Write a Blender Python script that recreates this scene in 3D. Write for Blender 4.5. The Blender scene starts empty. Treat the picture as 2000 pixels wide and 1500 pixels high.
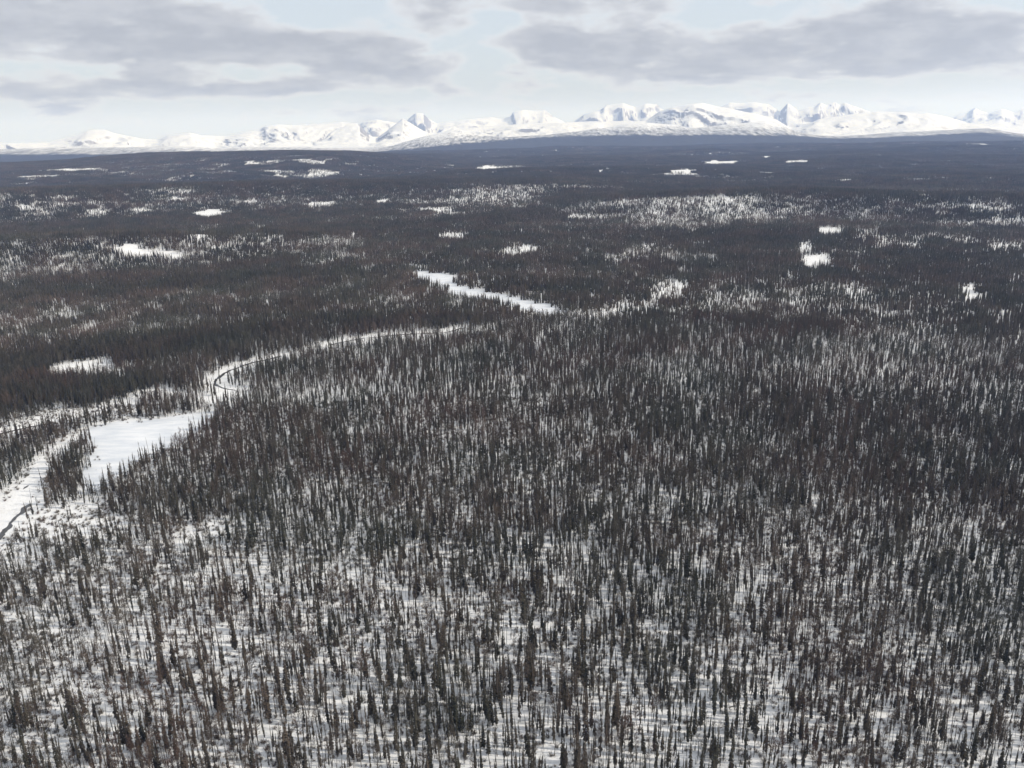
import bpy, math, random
import numpy as np
from mathutils import Matrix, Vector

R = math.radians
random.seed(7)
rng = np.random.default_rng(11)
scene = bpy.context.scene
col = scene.collection

# ------------------------------------------------------------------ camera
CAM_H = 180.0
F_PX = 1632.0                      # focal length in pixels of a 2000 px wide frame
HORIZON_Y = 255.0                  # row of the eye level in the 2000 x 1500 frame
PITCH = math.atan((750.0 - HORIZON_Y) / F_PX)
ROLL = R(1.2)
cam_d = bpy.data.cameras.new('camera')
cam_d.sensor_width = 36.0
cam_d.lens = F_PX / 2000.0 * 36.0
cam_d.clip_start = 1.0
cam_d.clip_end = 90000.0
cam = bpy.data.objects.new('camera', cam_d)
col.objects.link(cam)
CAM_M = (Matrix.Translation((0, 0, CAM_H)) @ Matrix.Rotation(R(90) - PITCH, 4, 'X')
         @ Matrix.Rotation(-ROLL, 4, 'Z'))
cam.matrix_world = CAM_M
scene.camera = cam
CR = np.array(CAM_M.to_3x3())      # camera-to-world rotation


def ray(px, py):
    d = CR @ np.array([(px - 1000.0) / F_PX, (750.0 - py) / F_PX, -1.0])
    return d / np.linalg.norm(d)


def project(P):
    q = (np.asarray(P) - np.array([0, 0, CAM_H])) @ CR
    z = -q[..., 2]
    return 1000.0 + F_PX * q[..., 0] / z, 750.0 - F_PX * q[..., 1] / z, z


# ------------------------------------------------------------------ sky, sun, exposure
SUN_AZ = R(98.0)                   # clockwise from the view direction (+Y)
SUN_EL = R(32.0)
sun_vec = Vector((math.sin(SUN_AZ) * math.cos(SUN_EL), math.cos(SUN_AZ) * math.cos(SUN_EL), math.sin(SUN_EL)))

world = bpy.data.worlds.new('World')
scene.world = world
world.use_nodes = True
wt = world.node_tree
wt.nodes.clear()


class NT:
    """tiny helper to write node graphs"""

    def __init__(self, tree):
        self.t = tree

    def n(self, kind, **kw):
        nd = self.t.nodes.new(kind)
        for k, v in kw.items():
            setattr(nd, k, v)
        return nd

    def link(self, a, b):
        self.t.links.new(a, b)

    def set(self, sock, v):
        if hasattr(v, 'is_output') or isinstance(v, bpy.types.NodeSocket):
            self.t.links.new(v, sock)
        else:
            sock.default_value = v

    def m(self, op, a, b=None, c=None, clamp=False):
        nd = self.t.nodes.new('ShaderNodeMath')
        nd.operation = op
        nd.use_clamp = clamp
        self.set(nd.inputs[0], a)
        if b is not None:
            self.set(nd.inputs[1], b)
        if c is not None:
            self.set(nd.inputs[2], c)
        return nd.outputs[0]

    def comb(self, x, y, z):
        nd = self.t.nodes.new('ShaderNodeCombineXYZ')
        self.set(nd.inputs[0], x); self.set(nd.inputs[1], y); self.set(nd.inputs[2], z)
        return nd.outputs[0]

    def noise(self, vec, scale, detail=4.0, rough=0.55, distort=0.0, dims='3D'):
        nd = self.t.nodes.new('ShaderNodeTexNoise')
        nd.noise_dimensions = dims
        if vec is not None:
            self.link(vec, nd.inputs['Vector'])
        nd.inputs['Scale'].default_value = scale
        nd.inputs['Detail'].default_value = detail
        nd.inputs['Roughness'].default_value = rough
        nd.inputs['Distortion'].default_value = distort
        return nd.outputs['Fac']

    def mix(self, fac, a, b):
        nd = self.t.nodes.new('ShaderNodeMix')
        nd.data_type = 'RGBA'
        self.set(nd.inputs[0], fac)
        for s, v in ((nd.inputs[6], a), (nd.inputs[7], b)):
            if isinstance(v, (tuple, list)):
                s.default_value = tuple(v) + (1.0,) if len(v) == 3 else v
            else:
                self.set(s, v)
        return nd.outputs[2]

    def smooth(self, v, lo, hi):
        nd = self.t.nodes.new('ShaderNodeMapRange')
        nd.interpolation_type = 'SMOOTHSTEP'
        self.set(nd.inputs[0], v)
        nd.inputs[1].default_value = lo
        nd.inputs[2].default_value = hi
        return nd.outputs[0]


W = NT(wt)
sky = W.n('ShaderNodeTexSky', sky_type='NISHITA', sun_disc=False)
sky.sun_elevation = SUN_EL
sky.sun_rotation = SUN_AZ
sky.altitude = 300
sky.air_density = 1.0
sky.dust_density = 1.6
sky.ozone_density = 1.5
tc = W.n('ShaderNodeTexCoord')
sep = W.n('ShaderNodeSeparateXYZ')
W.link(tc.outputs['Generated'], sep.inputs[0])
dx, dy, dz = sep.outputs
zc = W.m('MAXIMUM', dz, 0.0)
az = W.m('MULTIPLY', W.m('ARCTAN2', dx, dy), 180 / math.pi)
el = W.m('MULTIPLY', W.m('ARCSINE', dz), 180 / math.pi)
inv = W.m('DIVIDE', 1.0, W.m('ADD', zc, 0.25))
P = W.comb(W.m('MULTIPLY', dx, inv), W.m('MULTIPLY', W.m('MULTIPLY', dy, inv), 1.0), 0.0)
n_big = W.noise(P, 2.7, 10.0, 0.55, 0.1)
n_mid = W.noise(P, 6.0, 8.0, 0.58, 0.1)


def deg(px, py):
    d = ray(px, py)
    return math.degrees(math.atan2(d[0], d[1])), math.degrees(math.asin(d[2]))


blobs = [(240, 80, 440, 85, .46), (640, 90, 260, 36, .50), (820, 142, 150, 24, .42), (90, 40, 230, 30, .30),
         (420, 170, 260, 24, .36), (1200, 88, 190, 48, .50), (1520, 108, 300, 44, .55), (1090, 8, 200, 16, .45),
         (1775, 20, 70, 60, .45), (1930, 60, 190, 50, .40), (1700, 145, 200, 24, .30), (1350, 60, 200, 30, .25),
         (610, 6, 150, 20, -.55), (955, 55, 45, 50, -.45), (545, 128, 40, 12, -.3), (1480, 30, 150, 14, -.25), (70, 95, 60, 16, -.25), (1000, 190, 900, 14, -.25)]
acc = None
for (bx, by, rx, ry, amp) in blobs:
    u, v = deg(bx, by)
    su, sv = rx / 29.0, ry / 29.0
    a = W.m('POWER', W.m('DIVIDE', W.m('SUBTRACT', az, u), su), 2.0)
    b = W.m('POWER', W.m('DIVIDE', W.m('SUBTRACT', el, v), sv), 2.0)
    g = W.m('MULTIPLY', W.m('EXPONENT', W.m('MULTIPLY', W.m('ADD', a, b), -1.0)), amp)
    acc = g if acc is None else W.m('ADD', acc, g)
# above the frame the broken cloud layer goes on evenly
high = W.smooth(el, 7.5, 14.0)
acc = W.m('ADD', acc, W.m('MULTIPLY', high, 0.22))
low = W.smooth(el, 2.6, 0.6)
dens = W.m('ADD', W.m('ADD', acc, W.m('MULTIPLY', W.m('SUBTRACT', n_big, 0.5), 2.6)),
           W.m('MULTIPLY', W.m('SUBTRACT', n_mid, 0.5), 0.85))
cover = W.smooth(dens, -0.05, 0.34)
thick = W.smooth(dens, 0.02, 0.6)
veil = W.m('ADD', 0.7, W.m('MULTIPLY', low, 0.22))
sky_s = W.n('ShaderNodeVectorMath', operation='SCALE')
W.link(sky.outputs[0], sky_s.inputs[0])
sky_s.inputs['Scale'].default_value = 1.0
# thin high veil, then broken cumulus with grey bellies (radiance in the sky texture's own units)
sky_v = W.mix(veil, sky_s.outputs[0], (8.2, 8.9, 9.7))
light = W.smooth(n_mid, 0.38, 0.68)
c_light = (8.4, 8.6, 9.0)
c_dark = W.mix(light, (4.5, 4.7, 5.2), (5.7, 5.9, 6.4))
c_col = W.mix(thick, c_light, c_dark)
final = W.mix(W.m('MULTIPLY', cover, 0.92), sky_v, c_col)
bg = W.n('ShaderNodeBackground')
W.link(final, bg.inputs['Color'])
bg.inputs['Strength'].default_value = 0.1
wo = W.n('ShaderNodeOutputWorld')
W.link(bg.outputs[0], wo.inputs['Surface'])

sun_d = bpy.data.lights.new('sun', 'SUN')
sun_d.energy = 3.7
sun_d.angle = R(0.6)
sun_d.color = (1.0, 0.94, 0.85)
sun = bpy.data.objects.new('sun', sun_d)
sun.rotation_euler = sun_vec.to_track_quat('Z', 'Y').to_euler()
sun.location = (300, 0, 400)
col.objects.link(sun)

vs = scene.view_settings
vs.view_transform = 'Standard'
vs.look = 'None'
vs.exposure = 0.0
vs.gamma = 1.0
vs.use_curve_mapping = False
cy = scene.cycles
cy.max_bounces = 5
cy.diffuse_bounces = 2
cy.glossy_bounces = 2
cy.transmission_bounces = 2
cy.volume_bounces = 2
cy.debug_use_spatial_splits = True
cy.transparent_max_bounces = 4
cy.use_denoising = True


# ------------------------------------------------------------------ noise
def _hash(ix, iy, seed):
    h = (ix.astype(np.int64) * 374761393 + iy.astype(np.int64) * 668265263 + seed * 974634777) & 0xFFFFFFFF
    h = ((h ^ (h >> 13)) * 1274126177) & 0xFFFFFFFF
    h = (h ^ (h >> 16)) & 0xFFFFFFFF
    return h.astype(np.float64) / 0xFFFFFFFF * 2.0 - 1.0


def vnoise(x, y, seed=0):
    ix = np.floor(x); iy = np.floor(y)
    fx = x - ix; fy = y - iy
    ux = fx * fx * fx * (fx * (fx * 6 - 15) + 10)
    uy = fy * fy * fy * (fy * (fy * 6 - 15) + 10)
    a = _hash(ix, iy, seed); b = _hash(ix + 1, iy, seed)
    c = _hash(ix, iy + 1, seed); d = _hash(ix + 1, iy + 1, seed)
    return (a * (1 - ux) + b * ux) * (1 - uy) + (c * (1 - ux) + d * ux) * uy


def fbm(x, y, octv=4, seed=0, gain=0.5):
    s = 0; amp = 1.0; tot = 0
    for k in range(octv):
        s = s + amp * vnoise(x * 2 ** k + 13.7 * k, y * 2 ** k - 7.1 * k, seed + k)
        tot += amp; amp *= gain
    return s / tot


def ridged(x, y, octv=5, seed=0, gain=0.5):
    s = 0; amp = 1.0; tot = 0
    for k in range(octv):
        v = 1 - np.abs(vnoise(x * 2 ** k + 5.3 * k, y * 2 ** k + 9.1 * k, seed + k)) * 1.6
        s = s + amp * v; tot += amp; amp *= gain
    return s / tot


def sstep(v, lo, hi):
    t = np.clip((v - lo) / (hi - lo), 0, 1)
    return t * t * (3 - 2 * t)


# ------------------------------------------------------------------ terrain heights
def skyline(points):
    """photo skyline -> azimuth and slope seen from the camera"""
    A, T = [], []
    for (px, py) in points:
        d = ray(px, py)
        A.append(math.atan2(d[0], d[1])); T.append(d[2] / math.hypot(d[0], d[1]))
    return np.array(A), np.array(T)


RIGHT_PEAKS = skyline([(1780, 262), (1846, 236), (1877, 221), (1890, 219), (1902, 210), (1912, 216), (1930, 221), (1944, 217), (1958, 212),
                       (1980, 219), (2000, 211), (2060, 206), (2130, 222), (2250, 240)])
FAR_PEAKS = skyline([(400, 275), (560, 262), (640, 250), (700, 246), (710, 239), (737, 234), (765, 238), (790, 243), (803, 230), (814, 221), (828, 222),
                     (839, 233), (853, 242), (874, 238), (895, 236), (930, 231), (958, 229), (980, 232), (999, 228), (1003, 219),
                     (1021, 215), (1042, 216), (1063, 215), (1080, 228), (1105, 240), (1119, 238), (1140, 223), (1175, 213), (1182, 205),
                     (1217, 201), (1227, 205), (1241, 209), (1262, 202), (1283, 203), (1292, 212), (1330, 226), (1395, 220), (1408, 208),
                     (1426, 200), (1450, 202), (1471, 201), (1499, 204), (1524, 218), (1530, 211), (1538, 202), (1559, 216), (1576, 211),
                     (1590, 209), (1601, 201), (1612, 206), (1622, 203), (1629, 200), (1640, 206), (1650, 201), (1664, 207), (1681, 212), (1713, 222), (1800, 245), (2100, 275)])
WHITE_HILLS = skyline([(-300, 290), (-100, 286), (0, 280), (95, 278), (115, 272), (134, 267), (154, 261), (168, 255), (182, 252.5), (205, 252), (216, 256), (228, 260), (248, 265),
                       (280, 271), (308, 272), (329, 264), (371, 259), (392, 264), (437, 265), (472, 258), (507, 253), (518, 246), (542, 243),
                       (567, 244), (630, 241), (665, 238), (700, 241), (706, 247), (720, 262), (734, 270), (755, 254), (786, 232), (807, 244),
                       (832, 258), (850, 260), (880, 254), (950, 247), (1000, 243), (1040, 240), (1105, 239), (1200, 236), (1262, 236), (1290, 217),
                       (1315, 209), (1350, 204), (1370, 201), (1405, 209), (1440, 216), (1475, 223), (1517, 234), (1545, 250), (1565, 247),
                       (1600, 233), (1650, 225), (1713, 217), (1755, 219), (1807, 220), (1846, 227), (1888, 240), (1930, 247), (1960, 258),
                       (2000, 270), (2150, 290)])
BRUSH_SLOPES = skyline([(-300, 304), (-100, 300), (0, 292), (100, 288), (200, 289), (300, 286), (350, 284), (420, 289), (500, 287), (600, 288),
                        (700, 298), (716, 300), (783, 279), (832, 265), (881, 256), (902, 258), (940, 265), (1000, 267), (1080, 262),
                        (1175, 250), (1224, 242), (1262, 240), (1315, 244), (1350, 250), (1415, 244), (1496, 236), (1538, 246), (1555, 256),
                        (1597, 264), (1650, 265), (1692, 263), (1760, 258), (1850, 254), (1930, 250), (1960, 256), (2000, 262), (2150, 275)])
WOODED_HILL = skyline([(-200, 330), (100, 318), (200, 309), (300, 303), (430, 300), (560, 297), (640, 297), (700, 300), (760, 306), (850, 314), (1000, 322),
                       (1150, 326), (1400, 324), (1700, 318), (2200, 300)])
LOW_RIDGE = skyline([(-200, 375), (0, 372), (250, 366), (420, 361), (600, 358), (760, 359), (900, 360), (1040, 358), (1150, 362), (1300, 372), (1500, 378), (2200, 380)])


RIDGE_EAST = skyline([(-300, 520), (700, 440), (900, 420), (1000, 410), (1150, 394), (1300, 382), (1450, 376), (1600, 377), (1750, 381), (1900, 383), (2200, 390)])
RIDGE_WEST = skyline([(-300, 500), (-100, 481), (100, 463), (250, 455), (420, 456), (560, 461), (700, 468), (850, 480), (1000, 490), (2200, 560)])


def layer(A, d, line, D, wf, wb):
    z = CAM_H + np.interp(A, line[0], line[1]) * D
    f = np.where(d < D, sstep(d, D - wf, D), 1 - sstep(d, D, D + wb))
    return z, f


def height(x, y):
    x = np.asarray(x, float); y = np.asarray(y, float)
    d = np.hypot(x, y)
    A = np.arctan2(x, y)
    amp = 1.5 + 10.0 * sstep(d, 900, 2200) + 20.0 * sstep(d, 2000, 4500)
    z = amp * fbm(x / 700.0, y / 520.0, 3, 3)
    z = z + 2.0 * fbm(x / 160.0, y / 160.0, 2, 21) * sstep(d, 300, 900)
    for line, D, wf, wb in ((RIDGE_WEST, 1480.0, 180.0, 260.0), (RIDGE_EAST, 2000.0, 280.0, 400.0)):
        zl, f = layer(A, d * (1 + 0.03 * fbm(A * 9, A * 0 + D, 2, 17)), line, D, wf, wb)
        z = z * (1 - f * 0.6) + np.maximum(zl, 0) * f
    zl, f = layer(A, d, LOW_RIDGE, 2600.0, 450.0, 600.0)
    z = z * (1 - f * 0.6) + np.maximum(zl, 0) * f
    zl, f = layer(A, d * (1 + 0.04 * fbm(A * 9, A * 0 + 3, 2, 18)), WOODED_HILL, 5300.0, 1500.0, 1600.0)
    z = z * (1 - f * 0.6) + np.maximum(zl, 0) * f
    far = d > 8000
    if np.any(far):
        xf, yf, df, Af, zf = x[far], y[far], d[far], A[far], z[far]
        g = zf * (1 - sstep(df, 8000, 9500))
        n1 = ridged(xf / 900, yf / 900, 5, 40)
        n2 = fbm(xf / 420, yf / 420, 5, 60, 0.55)
        n3 = ridged(xf / 1700, yf / 1700, 6, 80, 0.55)
        Aw = Af + 0.0024 * fbm(xf / 700, yf / 700, 4, 77)

        def gully(D, lat, lon, seed):
            w = fbm(xf / 1100, yf / 1100, 3, seed + 30)
            return ridged(Aw * D / lat + 1.3 * w, df / lon + w, 5, seed, 0.55) - 0.62
        dv = 1 + 0.05 * fbm(Af * 14, Af * 0 + 2, 3, 55)
        a, f = layer(Aw, df / dv, BRUSH_SLOPES, 11500.0, 2600.0, 1500.0)
        h = np.maximum(g, a * f + gully(11500, 420, 1500, 200) * 55 * f * (1.03 - f) + n2 * 9 * f)
        a, f = layer(Aw, df / dv, WHITE_HILLS, 15500.0, 3000.0, 2200.0)
        h = np.maximum(h, a * f + gully(15500, 900, 2400, 220) * 560 * f * (1.01 - f) + (n3 - .6) * 120 * f * (1.01 - f) + n2 * 6 * f)
        a, f = layer(Aw, df / dv, FAR_PEAKS, 21000.0, 3000.0, 2500.0)
        h = np.maximum(h, a * f + gully(21000, 1100, 2800, 240) * 900 * f * (1.01 - f) + (n3 - .6) * 260 * f * (1.01 - f) + n2 * 10 * f)
        a, f = layer(Aw, df / dv, RIGHT_PEAKS, 27000.0, 4000.0, 2500.0)
        h = np.maximum(h, a * f + gully(27000, 900, 2800, 260) * 800 * f * (1.02 - f) + n2 * 26 * f)
        z[far] = h
    return z


_T = np.geomspace(140, 60000, 2600)


def at(px, py):
    """ground point seen at a photo position"""
    d = ray(px, py)
    p = np.array([0, 0, CAM_H])[None] + _T[:, None] * d[None]
    h = height(p[:, 0], p[:, 1])
    k = np.nonzero(p[:, 2] < h)[0]
    if len(k) == 0:
        return None
    k = k[0]
    if k == 0:
        return p[0]
    a = p[k - 1, 2] - h[k - 1]; b = p[k, 2] - h[k]
    t = a / (a - b)
    return p[k - 1] * (1 - t) + p[k] * t


# ------------------------------------------------------------------ materials
def material(name, build):
    m = bpy.data.materials.new(name)
    m.use_nodes = True
    m.node_tree.nodes.clear()
    nt = NT(m.node_tree)
    out = nt.n('ShaderNodeOutputMaterial')
    bs = nt.n('ShaderNodeBsdfPrincipled')
    nt.link(bs.outputs[0], out.inputs['Surface'])
    build(nt, bs)
    return m


def geo_pos(nt):
    return nt.n('ShaderNodeNewGeometry').outputs['Position']


def b_snow(nt, bs):
    pos = geo_pos(nt)
    n1 = nt.noise(pos, 0.012, 5, .6)
    n2 = nt.noise(pos, 0.11, 6, .62)
    n3 = nt.noise(pos, 0.9, 4, .6)
    base = nt.mix(nt.smooth(n1, .35, .7), (0.79, 0.785, 0.78), (0.85, 0.845, 0.83))
    base = nt.mix(nt.m('MULTIPLY', nt.smooth(n2, .52, .70), .45), base, (0.56, 0.53, 0.47))
    base = nt.mix(nt.m('MULTIPLY', nt.smooth(n3, .58, .74), .6), base, (0.22, 0.19, 0.16))
    at_ = nt.n('ShaderNodeAttribute', attribute_name='canopy')
    n4 = nt.noise(pos, 0.006, 6, .65)
    can = nt.m('MULTIPLY', at_.outputs['Fac'], nt.smooth(n4, .22, .34))
    base = nt.mix(can, base, nt.mix(nt.noise(pos, 0.02, 4, .6), (0.010, 0.011, 0.012), (0.026, 0.023, 0.022)))  # dark canopy colour includes the shade crowns cast on each other
    nt.link(base, bs.inputs['Base Color'])
    bs.inputs['Roughness'].default_value = 0.75
    bs.inputs['Specular IOR Level'].default_value = 0.2
    bp = nt.n('ShaderNodeBump')
    bp.inputs['Strength'].default_value = 0.5
    bp.inputs['Distance'].default_value = 0.8
    nt.link(nt.noise(pos, 0.28, 5, .6), bp.inputs['Height'])
    nt.link(bp.outputs[0], bs.inputs['Normal'])


def b_mountain(nt, bs):
    pos = geo_pos(nt)
    g = nt.n('ShaderNodeNewGeometry')
    sp = nt.n('ShaderNodeSeparateXYZ')
    nt.link(g.outputs['True Normal'], sp.inputs[0])
    n1 = nt.noise(pos, 0.004, 8, .68)
    n2 = nt.noise(pos, 0.018, 6, .65)
    steep = nt.m('SUBTRACT', 1.0, sp.outputs[2])
    rock = nt.smooth(nt.m('ADD', steep, nt.m('MULTIPLY', nt.m('SUBTRACT', n1, .5), .32)), .11, .30)
    base = nt.mix(rock, nt.mix(nt.smooth(n1, .3, .7), (0.74, 0.75, 0.78), (0.85, 0.85, 0.86)), nt.mix(n2, (0.16, 0.16, 0.18), (0.34, 0.33, 0.34)))
    # brush and thin wood on the lower slopes: land cover stored per vertex
    at_ = nt.n('ShaderNodeAttribute', attribute_name='canopy')
    st = nt.n('ShaderNodeMapping')
    st.inputs['Scale'].default_value = (1.0, 0.14, 1.0)
    nt.link(pos, st.inputs[0])
    m1 = nt.noise(st.outputs[0], 0.026, 7, .78)
    br = nt.smooth(nt.m('ADD', m1, nt.m('SUBTRACT', nt.m('MULTIPLY', at_.outputs['Fac'], 1.0), .76)), .0, .36)
    base = nt.mix(br, base, nt.mix(n2, (0.012, 0.013, 0.015), (0.04, 0.037, 0.036)))
    nt.link(base, bs.inputs['Base Color'])
    bs.inputs['Roughness'].default_value = 0.8
    bs.inputs['Specular IOR Level'].default_value = 0.15
    bp = nt.n('ShaderNodeBump')
    bp.inputs['Strength'].default_value = 0.8
    bp.inputs['Distance'].default_value = 25.0
    nt.link(nt.noise(pos, 0.006, 8, .62), bp.inputs['Height'])
    nt.link(bp.outputs[0], bs.inputs['Normal'])


def b_foliage(c0, c1, c2):
    def f(nt, bs):
        oi = nt.n('ShaderNodeObjectInfo')
        pos = geo_pos(nt)
        c = nt.mix(oi.outputs['Random'], c0, c1)
        c = nt.mix(nt.smooth(nt.noise(pos, 0.5, 3, .6), .4, .75), c, c2)
        stand = nt.noise(pos, 0.013, 4, .6)
        mul = nt.n('ShaderNodeMix', data_type='RGBA', blend_type='MULTIPLY')
        mul.inputs[0].default_value = 1.0
        nt.link(c, mul.inputs[6])
        nt.link(nt.mix(nt.smooth(stand, .34, .66), (0.84, 0.97, 0.88), (1.14, 1.03, 0.96)), mul.inputs[7])
        c = mul.outputs[2]
        nt.link(c, bs.inputs['Base Color'])
        bs.inputs['Roughness'].default_value = 0.85
        bs.inputs['Specular IOR Level'].default_value = 0.15
    return f


def b_water(nt, bs):
    pos = geo_pos(nt)
    nt.link(nt.mix(nt.noise(pos, 0.3, 4), (0.018, 0.016, 0.013), (0.05, 0.042, 0.034)), bs.inputs['Base Color'])
    bs.inputs['Roughness'].default_value = 0.18
    bp = nt.n('ShaderNodeBump')
    bp.inputs['Strength'].default_value = 0.3
    bp.inputs['Distance'].default_value = 0.05
    nt.link(nt.noise(pos, 2.0, 3), bp.inputs['Height'])
    nt.link(bp.outputs[0], bs.inputs['Normal'])


def b_ice(nt, bs):
    pos = geo_pos(nt)
    st = nt.n('ShaderNodeMapping')
    st.inputs['Scale'].default_value = (0.5, 1.6, 1.0)
    nt.link(pos, st.inputs[0])
    n = nt.noise(st.outputs[0], 0.08, 6, .6)
    nt.link(nt.mix(nt.smooth(n, .3, .7), (0.60, 0.63, 0.67), (0.80, 0.805, 0.81)), bs.inputs['Base Color'])
    bs.inputs['Roughness'].default_value = 0.6
    bp = nt.n('ShaderNodeBump')
    bp.inputs['Strength'].default_value = 0.5
    bp.inputs['Distance'].default_value = 0.5
    nt.link(n, bp.inputs['Height'])
    nt.link(bp.outputs[0], bs.inputs['Normal'])


M_SNOW = material('snow', b_snow)
M_MOUNT = material('mountain_snow', b_mountain)
M_NEEDLE = material('spruce_needles', b_foliage((0.038, 0.038, 0.031), (0.092, 0.077, 0.064), (0.063, 0.054, 0.047)))
M_BARK = material('bark', b_foliage((0.065, 0.058, 0.054), (0.135, 0.118, 0.108), (0.088, 0.078, 0.071)))
M_TWIG = material('twigs', b_foliage((0.092, 0.078, 0.069), (0.165, 0.137, 0.119), (0.128, 0.105, 0.092)))
M_RED = material('red_twigs', b_foliage((0.098, 0.070, 0.060), (0.14, 0.098, 0.082), (0.09, 0.066, 0.058)))
M_WATER = material('creek_water', b_water)
M_ICE = material('pond_snow', b_ice)


def tag(o, label=None, cat=None, group=None, kind=None):
    if label: o['label'] = label
    if cat: o['category'] = cat
    if group: o['group'] = group
    if kind: o['kind'] = kind
    return o


def mesh_obj(name, V, F, mats, parent=None, link=True, smooth=False, mat_idx=None):
    me = bpy.data.meshes.new(name)
    me.from_pydata([tuple(v) for v in V], [], F)
    for m in mats:
        me.materials.append(m)
    if mat_idx is not None:
        me.polygons.foreach_set('material_index', np.asarray(mat_idx, np.int32))
    if smooth:
        me.polygons.foreach_set('use_smooth', np.ones(len(me.polygons), bool))
    me.update()
    o = bpy.data.objects.new(name, me)
    if link:
        col.objects.link(o)
    if parent is not None:
        o.parent = parent
    return o


# ------------------------------------------------------------------ ground and mountains
def polar(name, az0, az1, na, dist, origin, mat, canopy_fn, label):
    A = np.linspace(az0, az1, na)
    AA, DD = np.meshgrid(A, dist)
    X = origin[0] + np.sin(AA) * DD
    Y = origin[1] + np.cos(AA) * DD
    Z = height(X, Y)
    nr = len(dist)
    V = np.stack([X, Y, Z], -1).reshape(-1, 3)
    i = np.arange(nr - 1)[:, None] * na + np.arange(na - 1)[None]
    Fq = np.stack([i, i + 1, i + 1 + na, i + na], -1).reshape(-1, 4)[:, ::-1]
    me = bpy.data.meshes.new(name)
    me.vertices.add(len(V)); me.vertices.foreach_set('co', V.ravel().astype(np.float32))
    me.loops.add(Fq.size); me.loops.foreach_set('vertex_index', Fq.ravel().astype(np.int32))
    me.polygons.add(len(Fq))
    me.polygons.foreach_set('loop_start', (np.arange(len(Fq)) * 4).astype(np.int32))
    me.polygons.foreach_set('use_smooth', np.ones(len(Fq), bool))
    me.update(calc_edges=True)
    me.materials.append(mat)
    at_ = me.attributes.new('canopy', 'FLOAT', 'POINT')
    at_.data.foreach_set('value', canopy_fn(V[:, 0], V[:, 1], V[:, 2]).astype(np.float32))
    o = bpy.data.objects.new(name, me)
    col.objects.link(o)
    tag(o, label, name.replace('_', ' '), kind='structure')
    return o


GROUND_FAR = 9300.0
ground = polar('ground', R(-62), R(62), 620, np.concatenate([np.linspace(2, 420, 24), np.geomspace(424, GROUND_FAR, 430)]), (0, -400), M_SNOW,
               lambda x, y, z: sstep(np.hypot(x, y), 7800, 8700), 'snow covered valley floor under the whole forest')


TREELINE = skyline([(-300, 312), (-100, 306), (0, 300), (450, 300), (700, 303), (760, 292), (900, 278), (1000, 271), (1100, 265), (1240, 261), (1450, 261), (1600, 264), (1700, 264),
                    (1800, 263), (1900, 257), (1950, 258), (2000, 266), (2150, 280)])


def mount_canopy(x, y, z):
    d = np.hypot(x, y)
    rise = (z - CAM_H) / d - np.interp(np.arctan2(x, y), *TREELINE) + 0.003 * fbm(x / 900, y / 900, 3, 5)
    c = 1.2 - 0.74 * sstep(rise, -0.008, 0.000) - 0.28 * sstep(rise, 0.0, 0.018)
    return np.where(d < 16500, c, 0.0) * (1 - 0.4 * sstep(d, 11800, 13000)) * (1 - sstep(d, 14000, 16000))


md = np.concatenate([np.linspace(8600, 13400, 90), np.linspace(13460, 17000, 70), np.linspace(17100, 31500, 130)])
mountains = polar('mountains', R(-46), R(46), 1000, md, (0, 0), M_MOUNT, mount_canopy, 'chain of snow covered mountains along the horizon')
# sink the inner rim below the valley floor so that the two sheets never share a plane
mv = np.empty(len(mountains.data.vertices) * 3, np.float32)
mountains.data.vertices.foreach_get('co', mv)
mv = mv.reshape(-1, 3)
mv[:, 2] -= 12.0 * (1 - sstep(np.hypot(mv[:, 0], mv[:, 1]), 8600, 8950))
mountains.data.vertices.foreach_set('co', mv.ravel())
mountains.data.update()

# ------------------------------------------------------------------ clearings (ground space)
def poly_ground(pts):
    return np.array([at(*p)[:2] for p in pts])


def in_poly(x, y, poly):
    inside = np.zeros(x.shape, bool)
    n = len(poly)
    for i in range(n):
        x0, y0 = poly[i]; x1, y1 = poly[(i + 1) % n]
        c = ((y0 > y) != (y1 > y))
        with np.errstate(divide='ignore', invalid='ignore'):
            inside ^= c & (x < (x1 - x0) * (y - y0) / (y1 - y0 + 1e-12) + x0)
    return inside


def dist_line(x, y, line):
    best = np.full(x.shape, 1e9)
    for (a, b) in zip(line[:-1], line[1:]):
        ab = b - a
        t = np.clip(((x - a[0]) * ab[0] + (y - a[1]) * ab[1]) / (ab @ ab + 1e-9), 0, 1)
        best = np.minimum(best, np.hypot(x - a[0] - t * ab[0], y - a[1] - t * ab[1]))
    return best


POND = poly_ground([(158, 838), (195, 830), (240, 822), (290, 821), (330, 813), (385, 808), (425, 799), (430, 812), (405, 835), (355, 865), (310, 888), (262, 902),
                    (228, 935), (195, 965), (160, 962), (160, 930), (170, 895), (164, 862)])
SLOUGH = poly_ground([(792, 515), (832, 521), (838, 530), (868, 534), (893, 546), (905, 558), (955, 571), (1000, 577), (1045, 589), (1105, 599), (1112, 610), (1075, 615),
                      (1035, 608), (985, 596), (925, 585), (880, 574), (845, 562), (806, 548), (814, 532)])
CREEK_LINES = {
    'lower': [(-40, 1100), (0, 1046), (30, 1012), (58, 984)],
    'bend': [(552, 695), (520, 703), (496, 708), (468, 717), (440, 728), (421, 741), (419, 752), (432, 758), (462, 763)],
    'upper': [(640, 675), (700, 662), (760, 656), (800, 653), (870, 650), (905, 641)],
    'hole': [(45, 956), (51, 951), (56, 948)],
    'meadow': [(-20, 852), (25, 842), (60, 834), (95, 827)],
}
CREEKS = {k: poly_ground(v) for k, v in CREEK_LINES.items()}
TRAIL = poly_ground([(-30, 1060), (20, 1000), (55, 950), (85, 912), (112, 888), (130, 868), (160, 850)])
BANK = poly_ground([(110, 815), (190, 803), (245, 790), (295, 766), (330, 772)])
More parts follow.
